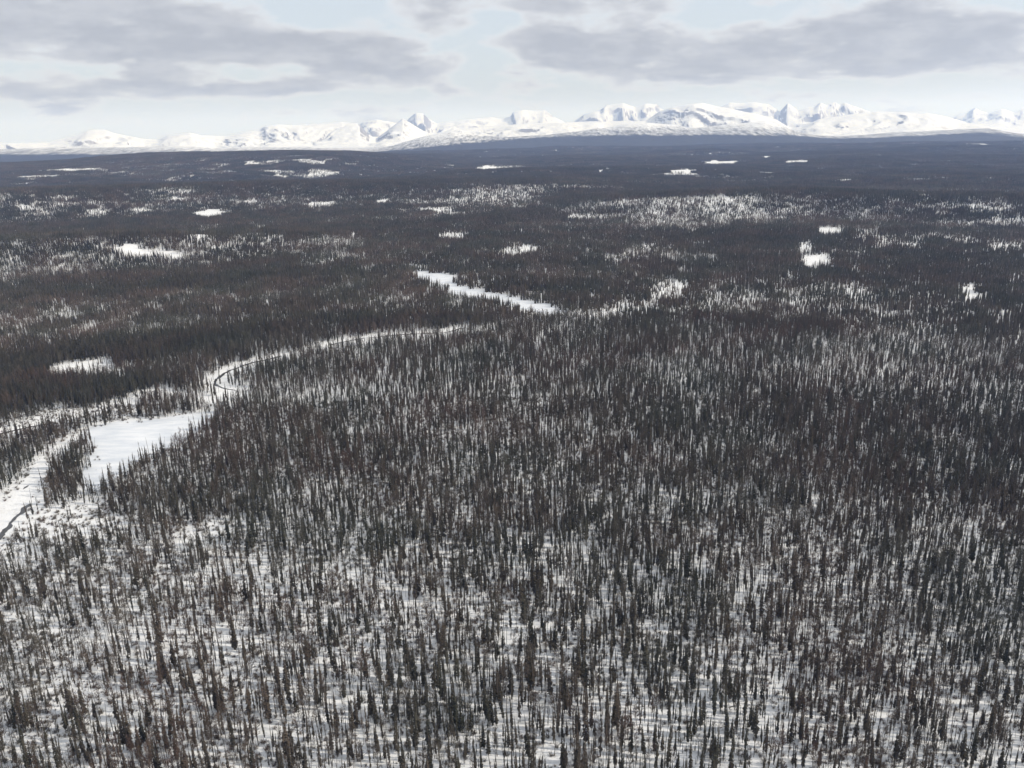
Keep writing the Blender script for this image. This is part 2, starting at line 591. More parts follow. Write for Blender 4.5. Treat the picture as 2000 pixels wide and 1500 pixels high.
VALLEY = poly_ground([(462, 768), (430, 756), (425, 743), (470, 720), (545, 702), (590, 689), (640, 678), (700, 669), (800, 664), (870, 660), (935, 646), (985, 632), (1030, 620), (1090, 612)])
FORK = poly_ground([(1085, 612), (1150, 616), (1215, 608), (1272, 590), (1290, 574), (1325, 562)])

# open snow seen in the photo: x, y, half width, half height (photo pixels), how much of the wood is missing
OPEN = [(262, 490, 24, 8, 1), (312, 495, 24, 7, 1), (345, 499, 14, 5, 1), (618, 518, 36, 5, 1), (672, 510, 44, 9, .8),
        (745, 394, 13, 5, 1), (415, 417, 42, 6, 1), (628, 400, 34, 6, .95), (840, 414, 28, 6, .9), (770, 413, 30, 5, .8), (530, 459, 34, 9, .9), (400, 462, 24, 7, .9),
        (690, 459, 14, 6, .9), (757, 465, 34, 7, .85), (880, 462, 32, 7, .95), (348, 389, 24, 4, .95), (160, 332, 28, 3, 1), (75, 345, 32, 3, 1),
        (55, 351, 20, 2, 1), (130, 331, 18, 2, 1), (480, 395, 16, 3, .9),
        (1333, 336, 27, 7, 1), (1411, 318, 34, 3.5, 1), (1566, 316, 19, 4, 1), (1500, 307, 11, 2, 1), (1578, 303, 6, 1.5, 1), (1185, 330, 12, 4, 1), (1487, 338, 10, 2.5, 1),
        (1620, 452, 25, 8, 1), (1795, 317, 12, 2.5, 1), (1905, 282, 16, 1.4, 1), (1700, 280, 10, 1.5, 1), (1590, 512, 22, 13, 1), (1578, 484, 13, 11, .95), (1891, 578, 22, 26, 1), (1940, 430, 12, 6, .9),
        (1120, 427, 60, 3.5, .9), (1290, 428, 30, 2.5, .8), (150, 724, 48, 22, .97), (225, 724, 60, 16, .8),
        (1310, 565, 32, 14, .85), (1284, 582, 18, 12, .75),
        (340, 610, 90, 22, .68), (105, 604, 120, 26, .5), (1450, 415, 90, 18, .35), (1620, 400, 140, 12, .64), (1640, 385, 60, 7, .5), (1200, 418, 220, 9, .45),
        (1150, 492, 220, 16, .74), (960, 488, 90, 18, .74), (1655, 540, 60, 34, .5), (1740, 560, 60, 20, .5), (1520, 560, 60, 30, .3), (1830, 476, 170, 18, .74), (1660, 500, 40, 12, .6),
        (1400, 390, 120, 6, .5), (560, 415, 120, 10, .62), (90, 402, 90, 6, .78), (210, 415, 70, 8, .78), (430, 480, 110, 12, .6), (900, 412, 180, 9, .74), (620, 470, 160, 12, .6), (300, 450, 120, 8, .5),
        (590, 341, 110, 9, .86), (560, 316, 110, 5, .86), (480, 320, 60, 4, .84), (420, 333, 50, 3, .84), (900, 333, 60, 10, .88), (985, 327, 50, 5, .9), (870, 322, 40, 4, .86), (680, 320, 40, 3, .86),
        (1380, 372, 180, 5, .5), (1480, 374, 60, 5, .5), (1640, 352, 40, 3, .84), (1820, 352, 40, 4, .86), (1935, 352, 16, 3, .86), (1780, 378, 60, 4, .8), (1880, 405, 60, 5, .8),
        (440, 780, 40, 18, .7), (500, 740, 60, 16, .75), (380, 770, 50, 20, .5), (290, 800, 30, 14, .6), (70, 840, 90, 30, .72), (120, 800, 50, 16, .7), (40, 930, 60, 50, .6), (30, 985, 60, 40, .75),
        (150, 1035, 95, 55, .88), (215, 1000, 60, 30, .7), (80, 1000, 60, 40, .6), (415, 1040, 50, 22, .8), (330, 985, 50, 14, .5), (170, 1100, 90, 30, .5), (30, 1120, 60, 40, .5),
        (600, 945, 50, 18, .4), (690, 960, 60, 16, .35), (1190, 905, 70, 28, .4), (1290, 880, 50, 22, .35), (1050, 930, 60, 24, .3), (330, 1310, 60, 24, .6), (380, 1345, 30, 14, .5), (190, 1410, 30, 22, .5), (330, 1275, 26, 14, .6),
        (520, 1440, 30, 22, .5), (1010, 1270, 40, 18, .5), (1460, 1470, 36, 22, .6), (1770, 1380, 26, 24, .55), (1890, 1245, 24, 16, .55),
        (1355, 1110, 34, 30, .5), (1130, 650, 60, 30, .35)]
# denser and lighter stands: x, y, rx, ry, factor
STANDS = [(200, 1300, 520, 320, 0.74), (1720, 1150, 420, 330, 1.22), (1550, 730, 620, 130, 0.82), (520, 960, 180, 80, 1.2), (860, 760, 330, 70, 0.9),
          (1000, 1050, 320, 120, 1.05), (180, 680, 330, 34, 2.3), (60, 770, 170, 40, 2.6), (300, 770, 120, 20, 2.0), (850, 610, 160, 26, 2.4), (560, 560, 420, 36, 1.8), (180, 545, 300, 40, 1.9), (250, 640, 320, 18, 1.6), (150, 480, 260, 16, 1.7), (1400, 402, 280, 24, 1.8), (1750, 400, 200, 14, 1.4), (1130, 570, 160, 22, 2.2),
          (1230, 1150, 220, 90, 1.15), (700, 1200, 260, 120, 0.9), (1050, 1420, 560, 130, 1.2)]
# dark spruce against brown leafless wood: x, y, rx, ry, spruce share added; dark far bands imitate cloud shadow
SPRUCE = [(180, 700, 300, 30, .5), (60, 790, 160, 34, .5), (560, 640, 300, 16, .4), (980, 560, 120, 10, .6), (300, 560, 380, 8, .5), (100, 450, 140, 14, .5), (1430, 470, 220, 14, .5),
          (700, 352, 700, 10, .5), (120, 525, 250, 22, -.45), (400, 590, 400, 18, -.3), (250, 645, 300, 12, -.5), (850, 590, 180, 26, -.35), (1050, 540, 160, 16, -.4), (1600, 600, 200, 40, -.2),
          (900, 385, 500, 12, -.3), (1150, 440, 300, 10, -.35), (1750, 440, 260, 14, -.3), (60, 470, 120, 10, -.3), (1600, 370, 260, 10, -.2), (1850, 900, 180, 260, .1)]


def ground_ellipses(L):
    E = []
    for (px, py, rx, ry, v) in L:
        c = at(px, py)
        if c is None:
            continue
        up = at(px, max(py - ry, 262 + (1000 - px) * .021)); dn = at(px, py + ry)
        s = at(px + rx, py)
        if up is None or dn is None or s is None:
            continue
        dc = math.hypot(c[0], c[1])
        du = min(math.hypot(up[0], up[1]) - dc, dc * 0.6); dd = dc - math.hypot(dn[0], dn[1])
        E.append((math.atan2(c[0], c[1]), dc, rx / F_PX * 1.0, max(du, 6), max(dd, 6), v))
    return E


E_OPEN, E_STAND, E_SPRUCE = ground_ellipses(OPEN), ground_ellipses(STANDS), ground_ellipses(SPRUCE)


def ell(x, y, E, sharp):
    A = np.arctan2(x, y); d = np.hypot(x, y)
    out = []
    wob = 1 + 0.6 * fbm(x / (0.02 * d + 4), y / (0.05 * d + 6), 3, 91)
    for (a, dc, ra, du, dd, v) in E:
        q = np.hypot((A - a) / ra, (d - dc) / np.where(d > dc, du, dd)) * wob
        out.append((1 - sstep(q, 1 - sharp, 1 + sharp), v))
    return out


def wood(x, y):
    """trees per square metre and share of spruce at a ground point"""
    d = np.hypot(x, y)
    dens = 0.210 + 0.03 * sstep(d, 550, 800) - 0.06 * sstep(d, 815, 825) + 0.03 * sstep(d, 900, 1300)
    dens = dens * np.exp(0.38 * fbm(x / 26, y / 30, 3, 101) + 0.36 * fbm(x / 150, y / 190, 3, 131))
    for (w, v) in ell(x, y, E_STAND, 0.5):
        dens = dens * (1 + w * (v - 1))
    frag = sstep(fbm(x / (12 + 0.016 * d) + 4.4, y / (10 + 0.016 * d), 3, 411) + 0.16, 0.0, 0.34)
    for (w, v) in ell(x, y, E_OPEN, 0.22):
        w = w * frag if v < 0.93 else w
        dens = dens * (1 - w * (v if v > 0.72 else v * 0.8))
    wx, wy = fbm(x / 13, y / 13, 3, 421), fbm(x / 13, y / 13, 3, 431)
    dens[in_poly(x + 9 * wx, y + 9 * wy, POND)] = 0
    dens[in_poly(x + 6 * wx, y + 6 * wy, SLOUGH)] = 0
    for k, c in CREEKS.items():
        dens = dens * (0.12 + 0.88 * sstep(dist_line(x, y, c), 5, 16))
    dens = dens * sstep(dist_line(x, y, TRAIL), 4, 11)
    dens = dens * (0.05 + 0.95 * sstep(dist_line(x, y, BANK), 6, 22))
    dens = dens * (0.22 + 0.78 * sstep(dist_line(x, y, VALLEY) + 8 * fbm(x / 14, y / 14, 3, 401), 4, 14))
    dens = dens * (0.14 + 0.86 * sstep(dist_line(x, y, FORK) + 6 * fbm(x / 20, y / 20, 3, 461), 6, 20))
    gap = fbm(x / 420 + 3.1, y / 150, 4, 191)
    gap2 = fbm(x / 130 + 1.7, y / 70, 3, 193)
    dens = dens * (1 - 0.74 * np.maximum(sstep(gap, 0.10, 0.30), 0.75 * sstep(gap2, 0.22, 0.45)) * sstep(d, 1350, 1900) * (1 - 0.9 * sstep(d, 2600, 4500)))
    sp = 0.50 + 0.42 * fbm(x / 900, y / 330, 3, 195) * sstep(d, 800, 1500) + 0.35 * fbm(x / 220, y / 260, 3, 151) + 0.15 * fbm(x / 40, y / 40, 2, 171)  # broad spruce bands also stand in for cloud shadow on the far wood
    for (w, v) in ell(x, y, E_SPRUCE, 0.5):
        sp = sp + w * v
    return dens, np.clip(sp, 0.03, 0.97)


# ------------------------------------------------------------------ water
def ribbon(name, line, width, mat, label, cat, up=0.12):
    pts = []
    for a, b in zip(line[:-1], line[1:]):
        n = max(2, int(np.linalg.norm(b - a) / 1.2))
        for k in range(n):
            pts.append(a + (b - a) * k / n)
    pts.append(line[-1])
    pts = np.array(pts)
    for _ in range(6):
        pts[1:-1] = (pts[:-2] + 2 * pts[1:-1] + pts[2:]) / 4
    tn = np.gradient(pts, axis=0)
    tn /= np.linalg.norm(tn, axis=1)[:, None] + 1e-9
    nr = np.stack([-tn[:, 1], tn[:, 0]], 1)
    s = np.arange(len(pts)) * 1.0
    wl = width * np.clip(0.42 + 0.75 * fbm(s / 7, s * 0 + 3, 4, 7, .7), .01, 1); wr = width * np.clip(0.42 + 0.75 * fbm(s / 7, s * 0 + 9, 4, 8, .7), .01, 1)
    ends = np.minimum(1, np.minimum(s + 0.4, s[-1] - s + 0.4) / 3)
    Lp = pts + nr * (wl * ends)[:, None]; Rp = pts - nr * (wr * ends)[:, None]
    V, Fc = [], []
    for k in range(len(pts)):
        for q in (Lp[k], pts[k], Rp[k]):
            V.append((q[0], q[1], float(height(q[:1], q[1:2])[0]) + up))
        if k:
            b = k * 3
            Fc += [(b - 3, b, b + 1, b - 2), (b - 2, b + 1, b + 2, b - 1)]
    o = mesh_obj(name, V, [f[::-1] for f in Fc], [mat])
    tag(o, label, cat, kind='structure')
    return o


ribbon('creek', CREEKS['lower'], 3.0, M_WATER, 'dark open creek water crossing the snow at the lower left edge', 'creek')
ribbon('creek', CREEKS['bend'], 2.6, M_WATER, 'dark narrow creek bending sharply between snowy banks beside the trees', 'creek')
ribbon('creek', CREEKS['upper'], 2.4, M_WATER, 'thin dark creek stretch far upstream below the wooded bench', 'creek')
ribbon('creek', CREEKS['hole'], 1.8, M_WATER, 'small dark patch of open water in the snowy creek bed above the longer stretch', 'creek')
ribbon('creek', CREEKS['meadow'], 2.2, M_WATER, 'thin dark creek thread in the snowy meadow left of the frozen pond', 'creek')


def flat_sheet(name, poly, mat, label, cat, up):
    """a snow sheet filling a ground polygon with an uneven shore"""
    pts = []
    for i in range(len(poly)):
        a, b = poly[i], poly[(i + 1) % len(poly)]
        n = max(2, int(np.linalg.norm(b - a) / 4))
        pts += [a + (b - a) * k / n for k in range(n)]
    pts = np.array(pts)
    for _ in range(4):
        pts = (np.roll(pts, 1, 0) + 2 * pts + np.roll(pts, -1, 0)) / 4
    c = pts.mean(0)
    import bmesh
    bm = bmesh.new()
    vs_ = [bm.verts.new((p[0], p[1], 0)) for p in pts]
    bm.faces.new(vs_)
    bmesh.ops.triangulate(bm, faces=bm.faces[:])
    for _ in range(2):
        bmesh.ops.subdivide_edges(bm, edges=[e for e in bm.edges if e.calc_length() > 12], cuts=1)
    bmesh.ops.triangulate(bm, faces=bm.faces[:])
    for v in bm.verts:
        v.co.z = float(height(np.array([v.co.x]), np.array([v.co.y]))[0]) + up
    bmesh.ops.recalc_face_normals(bm, faces=bm.faces[:])
    me = bpy.data.meshes.new(name)
    bm.to_mesh(me); bm.free()
    if len(me.polygons) and me.polygons[0].normal.z < 0:
        me.flip_normals()
    me.materials.append(mat)
    o = bpy.data.objects.new(name, me)
    col.objects.link(o)
    tag(o, label, cat, kind='structure')
    return o


flat_sheet('frozen_pond', POND, M_ICE, 'smooth white snow covered pond in the clearing beside the creek', 'pond', 0.25)
flat_sheet('frozen_slough', SLOUGH, M_ICE, 'long white frozen slough curving through the far dark wood', 'slough', 0.3)


# ------------------------------------------------------------------ tree prototypes
class Geo:
    def __init__(self):
        self.V, self.F = [], []

    def tri(self, a, b, c):
        k = len(self.V)
        self.V += [a, b, c]; self.F.append((k, k + 1, k + 2))

    def quad(self, a, b, c, d):
        k = len(self.V)
        self.V += [a, b, c, d]; self.F += [(k, k + 1, k + 2), (k, k + 2, k + 3)]

    def tube(self, pts, rad, sides=5):
        base = len(self.V)
        for (p, r) in zip(pts, rad):
            for s in range(sides):
                a = 2 * math.pi * s / sides
                self.V.append((p[0] + r * math.cos(a), p[1] + r * math.sin(a), p[2]))
        for k in range(len(pts) - 1):
            for s in range(sides):
                a = base + k * sides + s; b = base + k * sides + (s + 1) % sides
                self.F.append((a, b, b + sides, a + sides))

    def limb(self, a, b, r0, r1):
        """three sided tapering twig"""
        a = np.array(a, float); b = np.array(b, float)
        t = b - a; t /= np.linalg.norm(t) + 1e-9
        u = np.cross(t, [0.3, 0.1, 1.0]); u /= np.linalg.norm(u) + 1e-9
        w = np.cross(t, u)
        base = len(self.V)
        for p, r in ((a, r0), (b, r1)):
            for s in range(3):
                q = p + r * (u * math.cos(2.094 * s) + w * math.sin(2.094 * s))
                self.V.append(tuple(q))
        for s in range(3):
            self.F.append((base + s, base + (s + 1) % 3, base + 3 + (s + 1) % 3, base + 3 + s))


def trunk_path(H, bend, n=6):
    ph = random.uniform(0, 6.28)
    return [(bend * math.sin(ph + 2.2 * k / n) * (k / n), bend * math.cos(ph + 1.7 * k / n) * (k / n), H * k / n) for k in range(n + 1)]


def lerp_path(path, t):
    f = min(max(t, 0), 0.9999) * (len(path) - 1)
    k = int(f); f -= k
    return tuple(path[k][i] * (1 - f) + path[k + 1][i] * f for i in range(3))


def spruce(H, Rm, cb, rag):
    tr, cr = Geo(), Geo()
    path = trunk_path(H, 0.25)
    tr.tube([(p[0], p[1], p[2] - (0.4 if k == 0 else 0)) for k, p in enumerate(path)], [0.13 * (1 - k / 6) + 0.015 for k in range(7)])
    z = cb * H
    wob = random.uniform(0, 6)
    while z < H * 0.995:
        t = (z - cb * H) / (H - cb * H)
        prof = (1 - t) ** 0.75 * min(1, 0.45 + t * 4)
        if rag > 0.5:
            prof = max(prof * (0.75 + 0.35 * math.sin(z * 1.9 + wob)), 0.28 * (1 - t) + (0.30 if 0.78 < t < 0.93 else 0.0))
        r = max(0.08, Rm * prof)
        c = lerp_path(path, z / H)
        for k in range(random.choice((4, 5, 5, 6))):
            if random.random() < 0.12 + 0.2 * rag * (1 - t):
                continue
            a = random.uniform(0, 2 * math.pi)
            L = r * random.uniform(0.55, 1.2)
            dr = L * random.uniform(0.25, 0.75)
            w = min(0.34, 0.10 + 0.26 * L) * random.uniform(0.7, 1.25)
            ca, sa = math.cos(a), math.sin(a)
            tip = (c[0] + L * ca, c[1] + L * sa, z - dr)
            mx, my, mz = c[0] + .55 * L * ca, c[1] + .55 * L * sa, z - dr * .38
            tw = random.uniform(-.5, .5)
            cr.quad((c[0], c[1], z + .04), (mx - sa * w, my + ca * w, mz + tw * w), tip, (mx + sa * w, my - ca * w, mz - tw * w))
            # hanging foliage under the bough
            cr.tri((c[0] + .25 * L * ca, c[1] + .25 * L * sa, z - .1 * dr), tip, (mx + sa * w * tw, my - ca * w * tw, mz - w * 1.3))
        z += random.uniform(0.17, 0.27)
    c = path[-1]
    for k in range(3):
        a = k * 2.09
        cr.tri((c[0] + .05 * math.cos(a), c[1] + .05 * math.sin(a), H * .96), (c[0] + .05 * math.cos(a + 2), c[1] + .05 * math.sin(a + 2), H * .96), (c[0], c[1], H * 1.02))
    return tr, cr


def bare(H, spread, lo):
    tr, cr = Geo(), Geo()
    path = trunk_path(H * 0.93, 0.5)
    tr.tube([(p[0], p[1], p[2] - (0.4 if k == 0 else 0)) for k, p in enumerate(path)], [0.14 * (1 - k / 6) + 0.02 for k in range(7)])
    n = random.randint(20, 28)
    for i in range(n):
        t = lo + (0.97 - lo) * (i + random.random()) / n
        c = lerp_path(path, t)
        a = random.uniform(0, 6.283)
        L = H * 0.22 * spread * (1.15 - t) * random.uniform(.8, 1.35) + 0.5
        el_ = random.uniform(.5, 1.05)
        tip = np.array([c[0] + L * math.cos(a) * math.cos(el_), c[1] + L * math.sin(a) * math.cos(el_), c[2] + L * math.sin(el_)])
        cr.limb(c, tip, 0.045, 0.012)
        for j in range(9):
            s = random.uniform(.2, 1)
            p = np.array(c) * (1 - s) + tip * s
            aa = a + random.uniform(-1.3, 1.3)
            l2 = L * random.uniform(.25, .55) * (1.2 - .5 * s)
            e2 = random.uniform(.3, 1.25)
            dv = np.array([math.cos(aa) * math.cos(e2), math.sin(aa) * math.cos(e2), math.sin(e2)]) * l2
            sd = np.cross(dv, [random.uniform(-1, 1), random.uniform(-1, 1), .2]); sd /= np.linalg.norm(sd) + 1e-9
            wv = 0.038
            cr.tri(tuple(p - sd * wv), tuple(p + sd * wv), tuple(p + dv))
            for q in range(3):
                p2 = p + dv * random.uniform(.3, .95)
                d3 = dv * .5 + np.array([random.uniform(-1, 1), random.uniform(-1, 1), random.uniform(-.2, .8)]) * l2 * .35
                cr.tri(tuple(p2 - sd * .03), tuple(p2 + sd * .03), tuple(p2 + d3))
    return tr, cr


def snag(H, stub):
    tr, cr = Geo(), Geo()
    path = trunk_path(H, 0.35)
    tr.tube([(p[0], p[1], p[2] - (0.4 if k == 0 else 0)) for k, p in enumerate(path)], [0.115 * (1 - k / 6.6) + 0.02 for k in range(7)])
    for i in range(int(H * 7)):
        t = random.uniform(.12, .99)
        c = lerp_path(path, t)
        a = random.uniform(0, 6.283)
        L = stub * (1.05 - t * .75) * random.uniform(.3, 1.2)
        dr = random.uniform(-.5, .15) * L
        w = random.uniform(.02, .05)
        cr.tri((c[0], c[1], c[2] + w), (c[0], c[1], c[2] - w), (c[0] + L * math.cos(a), c[1] + L * math.sin(a), c[2] + dr))
        if random.random() < .5:
            cr.tri((c[0] + .5 * L * math.cos(a), c[1] + .5 * L * math.sin(a), c[2] + .5 * dr), (c[0] + .6 * L * math.cos(a), c[1] + .6 * L * math.sin(a), c[2] + .55 * dr),
                   (c[0] + .8 * L * math.cos(a + .5), c[1] + .8 * L * math.sin(a + .5), c[2] + dr - .15))
    return tr, cr


def bush(H, n):
    g = Geo()
    for i in range(n):
        a = random.uniform(0, 6.283); e = random.uniform(.5, 1.4); L = H * random.uniform(.5, 1.1)
        b = np.array([random.uniform(-.25, .25) * H, random.uniform(-.25, .25) * H, -.05])
        d = np.array([math.cos(a) * math.cos(e), math.sin(a) * math.cos(e), math.sin(e)]) * L
        sd = np.array([-math.sin(a), math.cos(a), 0]) * .03
        g.tri(tuple(b - sd), tuple(b + sd), tuple(b + d))
        for q in range(3):
            p = b + d * random.uniform(.3, .9)
            dd = d * .4 + np.array([random.uniform(-1, 1), random.uniform(-1, 1), random.uniform(-.3, .6)]) * L * .3
            g.tri(tuple(p - sd * .8), tuple(p + sd * .8), tuple(p + dd))
    return g


def joined(name, tr, cr, mats):
    V = list(tr.V) + list(cr.V)
    k = len(tr.V)
    Fc = list(tr.F) + [tuple(i + k for i in f) for f in cr.F]
    return mesh_obj(name, V, Fc, mats, link=False, mat_idx=[0] * len(tr.F) + [1] * len(cr.F))


def plain(name, g, mat):
    me = bpy.data.meshes.new(name)
    me.from_pydata([tuple(v) for v in g.V], [], g.F)
    me.materials.append(mat)
    return me


KINDS = {'spruce': [], 'dead': [], 'bare': []}
for i in range(10):
    H = random.uniform(10.5, 13.5)
    rag = 0.2 if i < 6 else 0.9
    tr, cr = spruce(H, (random.uniform(0.7, 1.2) if i > 1 else 1.5) if i < 6 else random.uniform(.55, .95), random.uniform(.05, .2), rag)
    KINDS['spruce'].append((H, tr, cr, M_BARK, M_NEEDLE, ('full' if i < 3 else 'slim') if i < 6 else 'ragged'))
for i in range(8):
    H = random.uniform(9.5, 12.5) if i < 6 else random.uniform(5, 7)
    tr, cr = snag(H, random.uniform(.45, .95))
    KINDS['dead'].append((H, tr, cr, M_BARK, M_BARK, 'pole'))
for i in range(7):
    H = random.uniform(9.5, 12.5)
    tr, cr = bare(H, random.uniform(.7, 1.15), random.uniform(.22, .4))
    KINDS['bare'].append((H, tr, cr, M_BARK, M_RED if i >= 5 else M_TWIG, 'reddish' if i >= 5 else 'grey'))


def library(name, objs):
    c = bpy.data.collections.new(name)
    for o in objs:
        c.objects.link(o)
    return c


LIB = {}
for k, L in KINDS.items():
    LIB[k] = library(k + '_library', [joined('%s_kind_%02d' % (k, i), t[1], t[2], [t[3], t[4]]) for i, t in enumerate(L)])
LIB['bush'] = library('bush_library', [mesh_obj('bush_kind_%02d' % i, g.V, g.F, [M_TWIG if i % 3 else M_RED], link=False)
                                       for i, g in enumerate([bush(random.uniform(.7, 1.5), random.randint(24, 40)) for _ in range(6)])])


# far tiles: patches of simplified trees
def tile(name, size, n, share):
    V, Fc, mi = [], [], []

    def cone(x, y, H, r, m):
        k = random.uniform(0, 6.28)
        tiers = ((.06, 1.0, .5), (.38, .68, 1.02))
        for (z0, rr, z1) in tiers:
            b = len(V)
            for s in range(5):
                a = k + s * 1.2566
                q = r * rr * random.uniform(.7, 1.25)
                V.append((x + q * math.cos(a), y + q * math.sin(a), H * z0 * random.uniform(.8, 1.2)))
            V.append((x + random.uniform(-.1, .1), y, H * z1 + (H * .2 if z1 < .8 else 0)))
            for s in range(5):
                Fc.append((b + s, b + (s + 1) % 5, b + 5)); mi.append(m)

    def brush(x, y, H, r):
        for s in range(16):
            a = random.uniform(0, 6.28); z0 = H * random.uniform(.15, .6)
            L = random.uniform(.4, 1) * r
            w = .12
            z1 = min(H, z0 + H * random.uniform(.2, .5))
            b = len(V)
            V.extend([(x - math.sin(a) * w, y + math.cos(a) * w, z0), (x + math.sin(a) * w, y - math.cos(a) * w, z0), (x + L * math.cos(a), y + L * math.sin(a), z1)])
            Fc.append((b, b + 1, b + 2)); mi.append(1)
        b = len(V)
        V.extend([(x - .1, y, 0), (x + .1, y, 0), (x, y, H), (x, y - .1, 0), (x, y + .1, 0)])
        Fc.extend([(b, b + 1, b + 2), (b + 3, b + 4, b + 2)]); mi.extend([1, 1])

    for _ in range(n):
        x, y = random.uniform(-.56, .56) * size, random.uniform(-.56, .56) * size
        u = random.random()
        if u < share:
            cone(x, y, random.uniform(5, 11.5), random.uniform(.5, 1.0), 0)
        elif u < share + (1 - share) * .7:
            brush(x, y, random.uniform(5.5, 10), random.uniform(.9, 1.6))
        else:
            b = len(V); H = random.uniform(6, 11)
            for a in (0, 2.1, 4.2):
                V.append((x + .22 * math.cos(a), y + .22 * math.sin(a), 0))
            V.append((x, y, H))
            Fc.extend([(b, b + 1, b + 3), (b + 1, b + 2, b + 3), (b + 2, b, b + 3)]); mi.extend([2] * 3)
    return mesh_obj(name, V, Fc, [M_NEEDLE, M_TWIG, M_BARK], link=False, mat_idx=mi)


MID_T, FAR_T = 20.0, 60.0
SHARES = (0.08, 0.35, 0.65, 0.93)
MID_N = (9, 24, 48, 84)
mid_objs, far_objs = [], []
for si, s in enumerate(SHARES):
    for ni, n in enumerate(MID_N):
        for v in range(2):
            mid_objs.append(tile('mid_tile_%d_%d_%d' % (si, ni, v), MID_T, n, s))
FAR_N = (80, 220, 430, 700)
for si, s in enumerate(SHARES):
    for ni, n in enumerate(FAR_N):
        far_objs.append(tile('far_tile_%d_%d' % (si, ni), FAR_T, n, s))
LIB['mid'] = library('mid_tile_library', mid_objs)
LIB['far'] = library('far_tile_library', far_objs)


# ------------------------------------------------------------------ scatter by geometry nodes (stuff only)
def scatter(name, P, rot, scl, idx, lib, label, cat):
    me = bpy.data.meshes.new(name)
    me.vertices.add(len(P))
    me.vertices.foreach_set('co', np.asarray(P, np.float32).ravel())
    for nm, ty, arr, fld in (('turn', 'FLOAT_VECTOR', rot, 'vector'), ('size', 'FLOAT_VECTOR', scl, 'vector'), ('pick', 'INT', idx, 'value')):
        a = me.attributes.new(nm, ty, 'POINT')
        a.data.foreach_set(fld, np.ascontiguousarray(arr).astype(np.int32 if ty == 'INT' else np.float32).ravel())
    o = bpy.data.objects.new(name, me)
    col.objects.link(o)
    ng = bpy.data.node_groups.new(name + '_nodes', 'GeometryNodeTree')
    ng.interface.new_socket('Geometry', in_out='INPUT', socket_type='NodeSocketGeometry')
    ng.interface.new_socket('Geometry', in_out='OUTPUT', socket_type='NodeSocketGeometry')
    N = ng.nodes
    gi, go = N.new('NodeGroupInput'), N.new('NodeGroupOutput')
    ci = N.new('GeometryNodeCollectionInfo')
    ci.inputs['Collection'].default_value = lib
    ci.inputs['Separate Children'].default_value = True
    ci.inputs['Reset Children'].default_value = True
    ip = N.new('GeometryNodeInstanceOnPoints')
    ip.inputs['Pick Instance'].default_value = True

    def attr(nm, ty):
        q = N.new('GeometryNodeInputNamedAttribute')
        q.data_type = ty
        q.inputs['Name'].default_value = nm
        return q.outputs['Attribute']
    er = N.new('FunctionNodeEulerToRotation')
    Lk = ng.links.new
    Lk(gi.outputs[0], ip.inputs['Points'])
    Lk(ci.outputs[0], ip.inputs['Instance'])
    Lk(attr('pick', 'INT'), ip.inputs['Instance Index'])
    Lk(attr('turn', 'FLOAT_VECTOR'), er.inputs[0])
    Lk(er.outputs[0], ip.inputs['Rotation'])
    Lk(attr('size', 'FLOAT_VECTOR'), ip.inputs['Scale'])
    Lk(ip.outputs[0], go.inputs[0])
    md_ = o.modifiers.new('scatter', 'NODES')
    md_.node_group = ng
    tag(o, label, cat, kind='stuff')
    return o


HALF = math.tan(R(35.0))
NEAR_MAX = 820.0


def in_view(x, y, pad=60):
    return (np.abs(x) < y * HALF + pad)


# single trees
cell = 100.0
Ps = []
n_try = 0
Y0, Y1 = 150.0, NEAR_MAX
area = (2 * HALF * (Y0 + Y1) / 2 + 120) * (Y1 - Y0)
DMAX = 0.6
N = int(area * DMAX)
yy = np.sqrt(rng.uniform(Y0 ** 2, Y1 ** 2, N)); xx = rng.uniform(-1, 1, N) * (yy * HALF + 40)
keep = np.hypot(xx, yy) < NEAR_MAX
xx, yy = xx[keep], yy[keep]
# sampling density of the wedge just drawn
eff = N / ((Y1 ** 2 - Y0 ** 2) / 2) * yy / (2 * (yy * HALF + 40))
dn, sp = wood(xx, yy)
acc_ = rng.uniform(0, 1, len(xx)) < dn / eff
xx, yy, sp = xx[acc_], yy[acc_], sp[acc_]
zz = height(xx, yy)
u = rng.uniform(0, 1, len(xx))
kind = np.where(u < sp * 0.74, 0, np.where(u < sp * 0.74 + (1 - sp * 0.74) * (0.60 - 0.32 * sstep(np.hypot(xx, yy), 450, 800)), 1, 2))
knames = ('spruce', 'dead', 'bare')
nT = len(xx)
scale = np.clip(rng.normal(0.76, 0.22, nT), 0.26, 1.4)
small = rng.uniform(0, 1, nT) < 0.16
scale[small] *= rng.uniform(0.35, 0.65, small.sum())
scale *= 1 + 0.12 * fbm(xx / 120, yy / 120, 2, 210)
wide = scale * rng.uniform(0.62, 1.05, nT)
lean = np.where(kind == 0, R(1.6), R(3.2))
turn = np.stack([rng.normal(0, 1, nT) * lean, rng.normal(0, 1, nT) * lean, rng.uniform(0, 6.283, nT)], 1)
pick = np.zeros(nT, int)
Hh = np.zeros(nT)
# leafless reddish wood grows in its own patches
redf = fbm(xx / 70, yy / 70, 3, 230)
for ki, kn in enumerate(knames):
    m = kind == ki
    L = KINDS[kn]
    if kn == 'bare':
        pk = np.where(redf[m] > 0.28, rng.integers(5, 7, m.sum()), rng.integers(0, 5, m.sum()))
    elif kn == 'spruce':
        pk = rng.integers(0, len(L), m.sum())
    else:
        pk = rng.integers(0, len(L), m.sum())
    pick[m] = pk
    Hh[m] = np.array([t[0] for t in L])[pk] * scale[m]
base_px = project(np.stack([xx, yy, zz], 1))
top_px = project(np.stack([xx, yy, zz + Hh], 1))
screen = base_px[1] - top_px[1]
